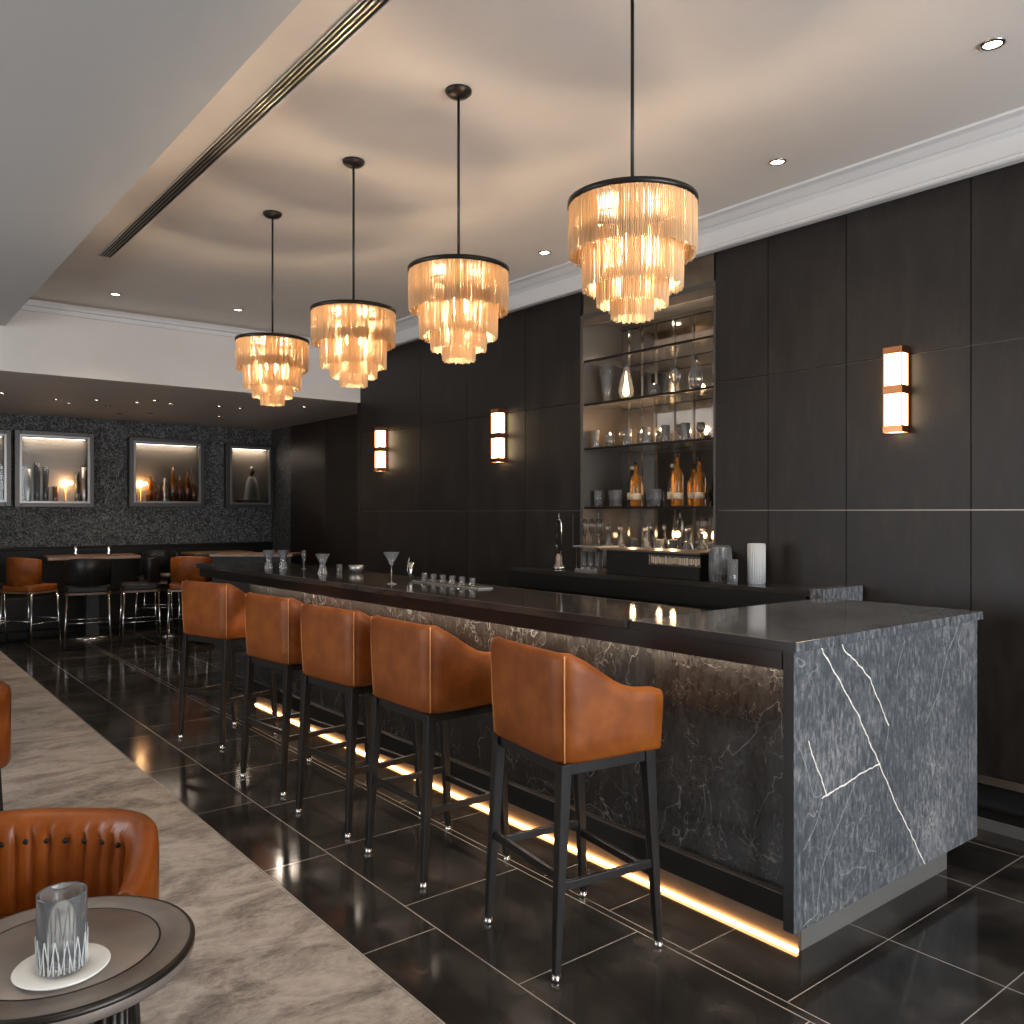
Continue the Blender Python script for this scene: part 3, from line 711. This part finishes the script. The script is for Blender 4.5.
# back counter things
ZK = 1.1203
t = thing('black_display_case', 'long low black case with pale illegible lettering strip on back counter', 'case', (4.15, 3.62, ZK))
MB().box(-.13, .13, -.36, .42, 0, .155).build('body', M['dark'], t, bevel=.003)
MB().box(-.15, .15, -.38, .46, .156, .168).build('lid', M['bronze'], t, bevel=.002)
m = MB(); y = .02; rs = random.Random(3)
while y > -.36:
    w_ = rs.choice((.006, .009, .014)); m.box(-.1315, -.1302, y-w_, y, .085+rs.uniform(0, .01), .135-rs.uniform(0, .008)); y -= w_+.006
m.box(-.1315, -.1302, .035, .037, .08, .14)
m.build('lettering', M['label'], t)
MB().box(-.1301, -.13, -.37, .04, .078, .143).build('name_strip', mat('strip_brown', (.05, .04, .03), .5), t)
t = thing('glass_caddy', 'clear boxed caddy stacked at the left end of back counter', 'caddy', (4.15, 4.28, ZK))
MB().box(-.09, .09, -.11, .11, 0, .012).build('lower_tray', M['steel'], t)
MB().box(-.10, .10, -.13, .12, .165, .175).build('upper_tray', M['steel'], t)
for sx in (-.085, .08):
    for sy in (-.105, .10): MB().box(sx, sx+.005, sy, sy+.005, .0125, .1645).build('post', M['chrome'], t)
m = MB(); m.box(-.10, -.096, -.13, .12, .18, .40); m.box(-.095, .10, -.13, -.127, .18, .40)
m.build('screen', M['pane'], t)
k = 0
for sy in (-.07, 0, .07):
    put('caddy_tumbler', g_tumbler(.12, .028), M['glass'], (4.12, 4.28+sy, ZK+.0125), 'tumbler inside lower tray of the clear caddy, %s from the right' % words[k], 'glass', 'glasses in the clear caddy')
    put('caddy_glass', g_flute(.19, .024), M['glass'], (4.12, 4.28+sy, ZK+.1755), 'slim glass on upper tray of the clear caddy, %s from the right' % words[k], 'glass', 'glasses in the clear caddy'); k += 1
t = thing('soda_siphon', 'tall chrome soda tap at the left end of the back counter', 'siphon', (4.08, 4.58, ZK))
MB().lathe([(0, 0), (.045, 0), (.045, .012), (.028, .03), (.024, .09), (.012, .11), (0, .11)], 20).build('base', M['chrome'], t)
m = MB(); m.tube([(0, -.022, .10), (0, -.024, .33), (0, -.012, .355), (0, .012, .355), (0, .024, .33), (0, .022, .10)], .0055, 8); m.build('loop', M['chrome'], t)
MB().tube([(0, 0, .355), (0, 0, .40)], .004, 8, ).build('knob', M['chrome'], t)
MB().tube([(-.01, 0, .16), (-.05, -.03, .17)], .006, 8).build('spout', M['chrome'], t)
# right of the case: pitcher, jars and ribbed cylinder
def ribbed(h, r, n_=24):
    m = MB()
    for k in range(n_):
        a = 2*PI*k/n_; m.tube([(r*math.cos(a), r*math.sin(a), .004), (r*math.cos(a), r*math.sin(a), h-.004)], .0032, 5)
    return m
t = thing('glass_pitcher', 'large ribbed glass pitcher at right end of the black case', 'pitcher', (4.05, 3.13, ZK))
MB().lathe([(0, 0), (.055, 0), (.06, .01), (.062, .20), (.058, .215), (.055, .20), (.054, .014), (0, .012)], 28).build('body', M['glass'], t)
ribbed(.20, .0632).build('ribs', M['glass'], t)
MB().tube([(.066, .0, .17), (.105, .0, .16), (.11, .0, .08), (.066, .0, .05)], .006, 8).build('handle', M['glass'], t)
put('storage_jar', g_tumbler(.17, .04), M['glass'], (4.25, 3.04, ZK), 'plain clear jar between the ribbed pitcher and white ribbed cylinder', 'jar')
put('storage_jar', g_tumbler(.14, .032), M['glass'], (4.00, 3.005, ZK), 'short clear jar right in front of the ribbed glass pitcher', 'jar')
t = thing('ribbed_vase', 'pale ribbed cylinder vase at right end of the back counter', 'vase', (4.12, 2.93, ZK))
fro = mat('frosted_glass', (.75, .75, .73), .35, 0, Transmission_Weight=.35, IOR=1.3)
MB().lathe([(0, 0), (.046, 0), (.047, .004), (.047, .23), (.043, .23), (.042, .01), (0, .01)], 28).build('body', fro, t)
ribbed(.23, .0475, 26).build('ribs', fro, t)
# glasses in the niche on the counter
for k in range(9):
    y = 4.50-.125*k
    if k in (2, 4, 5, 8):
        t = thing('candle_glass', 'lit candle in tall glass on the niche counter, %s from the left' % {2: 'first', 4: 'second', 5: 'third', 8: 'fourth'}[k], 'candle', (4.50, y, ZK), 0, 'lit candles on the niche counter')
        MB().lathe([(0, 0), (.032, 0), (.034, .22), (.032, .22), (.030, .008), (0, .006)], 18).build('glass_holder', M['glass'], t)
        MB().lathe([(0, .009), (.022, .009), (.022, .12), (0, .122)], 14).build('wax', M['white'], t)
        MB().lathe([(0, .124), (.009, .135), (.007, .155), (0, .175)], 10).build('flame', M['lamp'], t); candle_light(4.50, y, ZK+.24, .7)
    else:
        t = thing('decanter', 'clear decanter on the niche counter, %s from the left' % {0: 'first', 1: 'second', 3: 'third', 6: 'fourth', 7: 'fifth'}[k], 'decanter', (4.50, y, ZK), 0, 'decanters on the niche counter')
        MB().lathe([(0, 0), (.040, 0), (.042, .14), (.03, .18), (.012, .21), (.014, .27), (.011, .27), (.009, .21), (.037, .14), (.035, .01), (0, .008)], 18).build('body', M['glass'], t)
        MB().lathe([(0, .272), (.014, .275), (.016, .30), (0, .32)], 10).build('stopper', M['glass'], t)
# shelf things: second shelf
z2, z3, z4 = 2.3305, 2.0035, 1.5685
put('cone_vase', g_cone(.27, .062), M['glass'], (4.46, 4.47, z2), 'tall V shaped clear vase at left end of the second niche shelf', 'vase')
t = thing('oil_lamp', 'glowing drop shaped glass lamp on the second niche shelf', 'lamp', (4.48, 4.30, z2))
MB().lathe([(0, 0), (.035, 0), (.045, .02), (.058, .07), (.045, .15), (.02, .23), (.018, .27), (.016, .27), (.018, .23), (.042, .15), (.054, .07), (.04, .022), (0, .008)], 20).build('glass_body', M['glass'], t)
MB().lathe([(0, .03), (.02, .04), (.024, .07), (.014, .13), (.004, .21), (0, .22)], 14).build('filament', emis('filament_glow', (1, .66, .34), 5), t)
t = thing('candle_jar', 'short glowing candle jar right of the drop shaped lamp', 'candle', (4.48, 4.03, z2))
MB().lathe([(0, 0), (.036, 0), (.038, .09), (.036, .09), (.034, .008), (0, .006)], 18).build('glass_holder', M['glass'], t)
MB().lathe([(0, .009), (.032, .009), (.032, .06), (0, .062)], 14).build('wax', M['label'], t)
MB().lathe([(0, .063), (.009, .07), (.007, .09), (0, .10)], 10).build('flame', M['lamp'], t); candle_light(4.48, 4.03, z2+.12, .8)
put('wine_glass', g_wine(.19, .04), M['glass'], (4.5, 3.86, z2), 'wine glass on the second niche shelf, right of the candle jar', 'glass')
put('clear_vase', g_vase(.24, .05), M['glass'], (4.5, 3.68, z2), 'round bellied clear vase at right end of second niche shelf', 'vase')
# third shelf: tumblers and votives
put('highball_glass', g_tumbler(.13, .028), M['glass'], (4.40, 4.53, z3), 'tall highball glass at the left end of third niche shelf', 'glass')
c1 = c2_ = 0
for k in range(10):
    y = 4.42-.088*k; x = 4.44+.05*(k % 2)
    if k in (0, 3, 5):
        t = thing('votive_candle', 'lit glass votive on the third niche shelf, %s from the left' % words[c1], 'candle', (x, y, z3), 0, 'votives on the third niche shelf'); c1 += 1
        MB().lathe([(0, 0), (.03, 0), (.034, .09), (.032, .09), (.028, .008), (0, .006)], 16).build('glass_holder', M['glass'], t)
        MB().lathe([(0, .009), (.026, .009), (.026, .05), (0, .052)], 12).build('wax', M['white'], t)
        MB().lathe([(0, .053), (.011, .065), (.008, .09), (0, .11)], 10).build('flame', M['lamp'], t); candle_light(x, y, z3+.13, .8)
    else:
        put('stemmed_glass', (g_wine if k % 2 else g_tumbler)(.12, .032), M['glass'], (x, y, z3), 'clear glass on the third niche shelf, %s of the unlit ones from left' % words[c2_], 'glass', 'clear glasses on the third niche shelf'); c2_ += 1
# lowest shelf: spirits
c1 = c2_ = c3_ = 0
for k in range(11):
    y = 4.53-.094*k; x = 4.43+.06*(k % 2)
    if k < 3 or k in (5, 6):
        t = thing('amber_tumbler', 'tumbler of amber spirit on the lowest niche shelf, %s from the left' % words[c1], 'glass', (x, y, z4), 0, 'amber drinks on the lowest niche shelf'); c1 += 1
        MB().lathe([(0, 0), (.033, 0), (.038, .12), (.036, .12), (.031, .010), (0, .008)], 16).build('tumbler', M['glass'], t)
        MB().lathe([(0, .0105), (.0305, .0115), (.0335, .07), (0, .07)], 14).build('drink', M['amber'], t)
    elif k in (3, 7):
        t = thing('dark_bottle', 'dark bottle with cream label on lowest niche shelf, %s from the left' % words[c2_], 'bottle', (x, y, z4), 0, 'dark bottles on the lowest niche shelf'); c2_ += 1
        g_bottle(.27, .036).build('bottle', M['darkglass'], t)
        MB().lathe([(.0365, .05), (.0368, .05), (.0368, .10), (.0365, .10)], 18).build('label', M['label'], t)
        MB().lathe([(0, .266), (.014, .266), (.014, .29), (0, .29)], 12).build('cap', M['label'], t)
    else:
        t = thing('spirit_bottle', 'amber spirit bottle on the lowest niche shelf, %s from the left' % words[c3_], 'bottle', (x, y, z4), 0, 'amber bottles on the lowest niche shelf'); c3_ += 1
        h = .26+.04*((k*7) % 3)
        g_bottle(h, .040).build('bottle', M['amber'], t)
        MB().lathe([(.0404, .05), (.0408, .05), (.0408, .09), (.0404, .09)], 18).build('label', M['label'], t)
        MB().lathe([(0, h*.985), (.015, h*.985), (.015, h+.02), (0, h+.02)], 12).build('stopper', M['blackmetal'], t)

# ------------------------------------------------------------------ framed display cases on the far wall
def case(x0, x1, z0, z1, lb):
    y1 = YF-.001; t = thing('display_frame', lb, 'framed case', ((x0+x1)/2, y1, z0), 0, 'framed cases on the far wall')
    W2 = (x1-x0)/2; H = z1-z0; f = .07
    m = MB()
    for (a, b2, z, zz) in ((-W2, -W2+f, 0, H), (W2-f, W2, 0, H), (-W2+f, W2-f, 0, f), (-W2+f, W2-f, H-f, H)): m.box(a, b2, -.13, 0, z, zz)
    m.build('frame', M['pewter'], t, bevel=.006)
    m = MB(); g2 = f*.75
    for (a, b2, z, zz) in ((-W2+g2, -W2+f+.012, g2, H-g2), (W2-f-.012, W2-g2, g2, H-g2), (-W2+f+.012, W2-f-.012, g2, f+.012), (-W2+f+.012, W2-f-.012, H-f-.012, H-g2)): m.box(a, b2, -.142, -.1305, z, zz)
    m.build('inner_frame', M['pewter2'], t, bevel=.003)
    MB().box(-W2+f+.001, W2-f-.001, -.012, -.001, f+.001, H-f-.001).build('backing', mat('case_backing', (.20, .17, .14), .35, .3), t)
    MB().box(-W2+f+.001, W2-f-.001, -.118, -.114, f+.001, H-f-.001).build('glass_pane', M['pane'], t)
    l = bpy.data.lights.new('case_fill', 'AREA'); l.shape = 'RECTANGLE'; l.size = x1-x0-.2; l.size_y = .06; l.energy = 1.5; l.color = (1, .86, .70)  # fill light added inside the case to brighten its contents
    q = bpy.data.objects.new('case_fill', l); C.objects.link(q); q.location = ((x0+x1)/2, y1-.065, z1-f-.02)
    return z0+f+.0015
def lampball(x, z, lb):
    t = thing('globe_lamp', lb, 'lamp', (x, YF-.065, z))
    MB().lathe([(0, 0), (.03, 0), (.03, .012), (.008, .02), (.008, .20), (0, .20)], 14).build('stand', M['copper'], t)
    MB().lathe([(0, .2), (.03, .215), (.045, .245), (.03, .275), (0, .29)], 16).build('globe', M['lamp'], t)
    l = bpy.data.lights.new('globe_light', 'POINT'); l.energy = .5; l.color = (1, .5, .2); l.shadow_soft_size = .05
    o = bpy.data.objects.new('globe_light', l); C.objects.link(o); o.location = (x+.06, YF-.10, z+.25)
zz = case(.45, 1.735, 1.60, 2.56, 'framed glass case cut off at the left edge of the picture')
for k in range(5): put('cylinder_glass', g_tumbler(.16+.03*(k % 2), .035), M['glass'], (1.26+.08*k, YF-.065, zz), 'clear glass in the leftmost framed case, %s from the left' % words[k], 'glass', 'glasses in the leftmost framed case')
zz = case(1.77, 2.69, 1.59, 2.57, 'square framed glass case, left of the two with a glowing lamp')
lampball(2.36, zz, 'small orange globe lamp inside the larger left framed case')
for k, (x, h, mt) in enumerate(((1.93, .42, 'steel'), (2.03, .50, 'glass'), (2.13, .46, 'glass'), (2.24, .20, 'amber'), (2.50, .40, 'glass'), (2.58, .46, 'steel'))):
    put('cylinder_vase', g_tumbler(h, .038), M[mt], (x, YF-.065, zz), 'tall cylinder vase in the left lamp-lit case, %s from the left' % words[k], 'vase', 'cylinder vases in the left lamp-lit case')
zz = case(3.13, 4.14, 1.60, 2.555, 'square framed glass case, right of the two with a glowing lamp')
lampball(3.29, zz, 'small orange globe lamp at left inside the amber filled framed case')
for k, (x, h) in enumerate(((3.42, .38), (3.52, .24), (3.72, .50), (3.82, .36), (3.92, .44), (4.01, .30))):
    put('amber_vase', g_bottle(h, .042), M['amber'], (x, YF-.065, zz), 'amber bottle in the right lamp-lit case, %s from the left' % words[k], 'bottle', 'amber bottles in the right lamp-lit case')
put('figurine', MB().lathe([(0, 0), (.04, 0), (.036, .03), (.02, .06), (.035, .14), (.03, .22), (.012, .25), (.024, .28), (.02, .32), (0, .335)], 16), M['steel'], (3.61, YF-.062, zz), 'small silver figure shaped ornament among the amber bottles in the case', 'ornament')
zz = case(4.46, 5.18, 1.59, 2.55, 'narrow rightmost framed glass case with a pale ornament inside')
t = thing('ornament', 'pale stacked ornament standing in the rightmost framed case', 'ornament', (4.86, YF-.068, zz))
MB().box(-.20, .16, -.04, .04, 0, .05).build('base', M['label'], t, bevel=.005)
MB().lathe([(.13, .051), (.11, .17), (.09, .28), (.07, .35), (.04, .40), (0, .40)], 20, sy=.33).build('body', M['white'], t)
MB().lathe([(0, .40), (.03, .42), (.05, .47), (.03, .53), (0, .55)], 16, sy=.6).build('head', M['bronze'], t)

# ------------------------------------------------------------------ far dining area
def tall_chair(pad, lb=None):
    """counter-height chair with a curved back panel, front is +Y"""
    t = thing('dining_chair', 'x', 'chair', (0, 0, 0), 0, 'counter height chairs in the far dining area')
    m = MB(); rings = []
    for k in range(13):
        a = math.radians(198+144*k/12); ca, sa = math.cos(a), math.sin(a)
        o_ = (.25*ca, .22*sa); i_ = (.225*ca, .195*sa); q = abs(k-6)/6; zt = 1.02-.03*q*q; zb = .70+.02*q
        rings.append([m.bm.verts.new(p) for p in ((*o_, zb), (*o_, zt-.01), (o_[0]*.97, o_[1]*.97, zt), (i_[0]*1.02, i_[1]*1.02, zt), (*i_, zt-.01), (*i_, zb))])
    for A, B in zip(rings, rings[1:]):
        for i in range(6): m.face([A[i], A[(i+1) % 6], B[(i+1) % 6], B[i]], 0, True)
    m.face(rings[0]); m.face(rings[-1][::-1]); m.build('backrest', pad, t)
    MB().prism(rounded_rect(-.225, .225, -.20, .20, .06), 'z', .635, .70).build('seat', pad, t, bevel=.012)
    MB().prism(rounded_rect(-.23, .23, -.205, .205, .06), 'z', .61, .634).build('seat_frame', M['walnut'], t)
    for sx in (-1, 1):
        for sy in (-1, 1): MB().tube([(sx*.205, sy*.18, .61), (sx*.235, sy*.205, 0)], .012, 8, r2=.009).build('leg', M['chrome'], t)
    for sx in (-1, 1): MB().tube([(sx*.221, -.193, .27), (sx*.221, .193, .27)], .007, 6).build('stretcher', M['chrome'], t)
    for sy in (-1, 1): MB().tube([(-.221, sy*.193, .30), (.221, sy*.193, .30)], .007, 6).build('stretcher', M['chrome'], t)
    return t
def at(u, dist):   # bearing in the room from the origin, only to space the far chairs out
    s = (u-512)/850; return (dist*(.6230+.7822*s), dist*(.7822-.6230*s))
ca_ = tall_chair(M['blackwood']); p = at(88, 9.6); ca_.location = (p[0], p[1], 0); ca_.rotation_euler = (0, 0, math.radians(-12))
ca_['label'] = 'dark curved back chair in front of the left far table, back turned to us'
G = 'counter height chairs in the far dining area'
for (u, d, r, lb) in ((140, 9.95, 80, 'dark chair seen side on at the right of the left far table'),
                      (158, 11.1, 150, 'dark chair between the two far tables, farther back'),
                      (-22, 9.8, -70, 'dark chair cut off at the left edge of the far dining area'),
                      (208, 10.75, 0, 'dark chair behind the far tip of the bar, at the right table')):
    p = at(u, d); copy_tree(ca_, (p[0], p[1], 0), math.radians(r), lb)
co_ = tall_chair(M['leather']); p = at(30, 9.75); co_.location = (p[0], p[1], 0); co_.rotation_euler = (0, 0, math.radians(-55))
co_['label'] = 'orange leather chair at the left side of the left far table'
for (u, d, r, lb) in ((193, 10.0, -35, 'orange leather chair just beyond the far tip of the bar'),):
    p = at(u, d); copy_tree(co_, (p[0], p[1], 0), math.radians(r), lb)
def far_table(u, d, w_, l_, r, lb):
    p = at(u, d); t = thing('high_table', lb, 'table', (p[0], p[1], 0), math.radians(r))
    MB().box(-w_/2, w_/2, -l_/2, l_/2, .965, 1.0).build('table_top', M['walnut'], t, bevel=.004)
    MB().box(-.07, .07, -.07, .07, .03, .964).build('pedestal', M['blackwood'], t, bevel=.004)
    MB().lathe([(0, 0), (.26, 0), (.26, .015), (.08, .029), (0, .029)], 32).build('base', M['chrome'], t)
    return t
far_table(92, 10.4, 1.0, .7, -6, 'walnut topped high table at the left of the far dining area')
far_table(218, 11.35, .8, .6, 0, 'walnut topped high table behind the far tip of the bar')
p = at(76, 10.4); put('salt_shaker', MB().lathe([(0, 0), (.03, 0), (.034, .02), (.02, .05), (.028, .08), (.018, .11), (0, .115)], 14), M['chrome'], (p[0], p[1], 1.0003), 'left of two small silver table ornaments on the far walnut table', 'shaker', 'silver shakers')
p = at(109, 10.4); put('salt_shaker', MB().lathe([(0, 0), (.03, 0), (.034, .02), (.02, .05), (.028, .08), (.018, .11), (0, .115)], 14), M['chrome'], (p[0], p[1], 1.0003), 'right of two small silver table ornaments on the far walnut table', 'shaker', 'silver shakers')
# pedestal stool
p = at(169, 10.5); t = thing('pedestal_stool', 'backless black stool on chrome pedestal near the far tables', 'stool', (p[0], p[1], 0))
MB().lathe([(0, .70), (.14, .70), (.15, .73), (.14, .77), (0, .78)], 28).build('seat', M['blackwood'], t)
MB().tube([(0, 0, .015), (0, 0, .70)], .02, 12).build('pedestal', M['chrome'], t)
MB().lathe([(0, 0), (.15, 0), (.14, .014), (.04, .03), (0, .03)], 32).build('base', M['chrome'], t)
# dark banquette along the far wall
t = thing('banquette', 'long black upholstered banquette along the far wall', 'banquette', (1.5, YF-.27, 0))
MB().box(-4.5, 3.4, -.22, .225, .06, .48).build('seat', M['dark'], t, bevel=.02); MB().box(-4.5, 3.4, .10, .225, .481, 1.05).build('backrest', M['dark'], t, bevel=.02)
MB().box(-4.4, 3.3, -.12, .22, 0, .059).build('plinth', M['dark'], t)
# dark service station beyond the bar tip
p = at(257, 9.9); t = thing('service_station', 'dark waist high service cabinet just past the far bar end', 'cabinet', (p[0], p[1], 0), math.radians(-38))
MB().box(-.45, .45, -.22, .22, .05, 1.02).build('body', M['dark'], t, bevel=.003)
MB().box(-.47, .47, -.24, .24, 1.021, 1.05).build('counter_top', M['walnut'], t, bevel=.003)
MB().box(-.42, .42, -.19, .19, 0, .049).build('plinth', M['dark'], t)
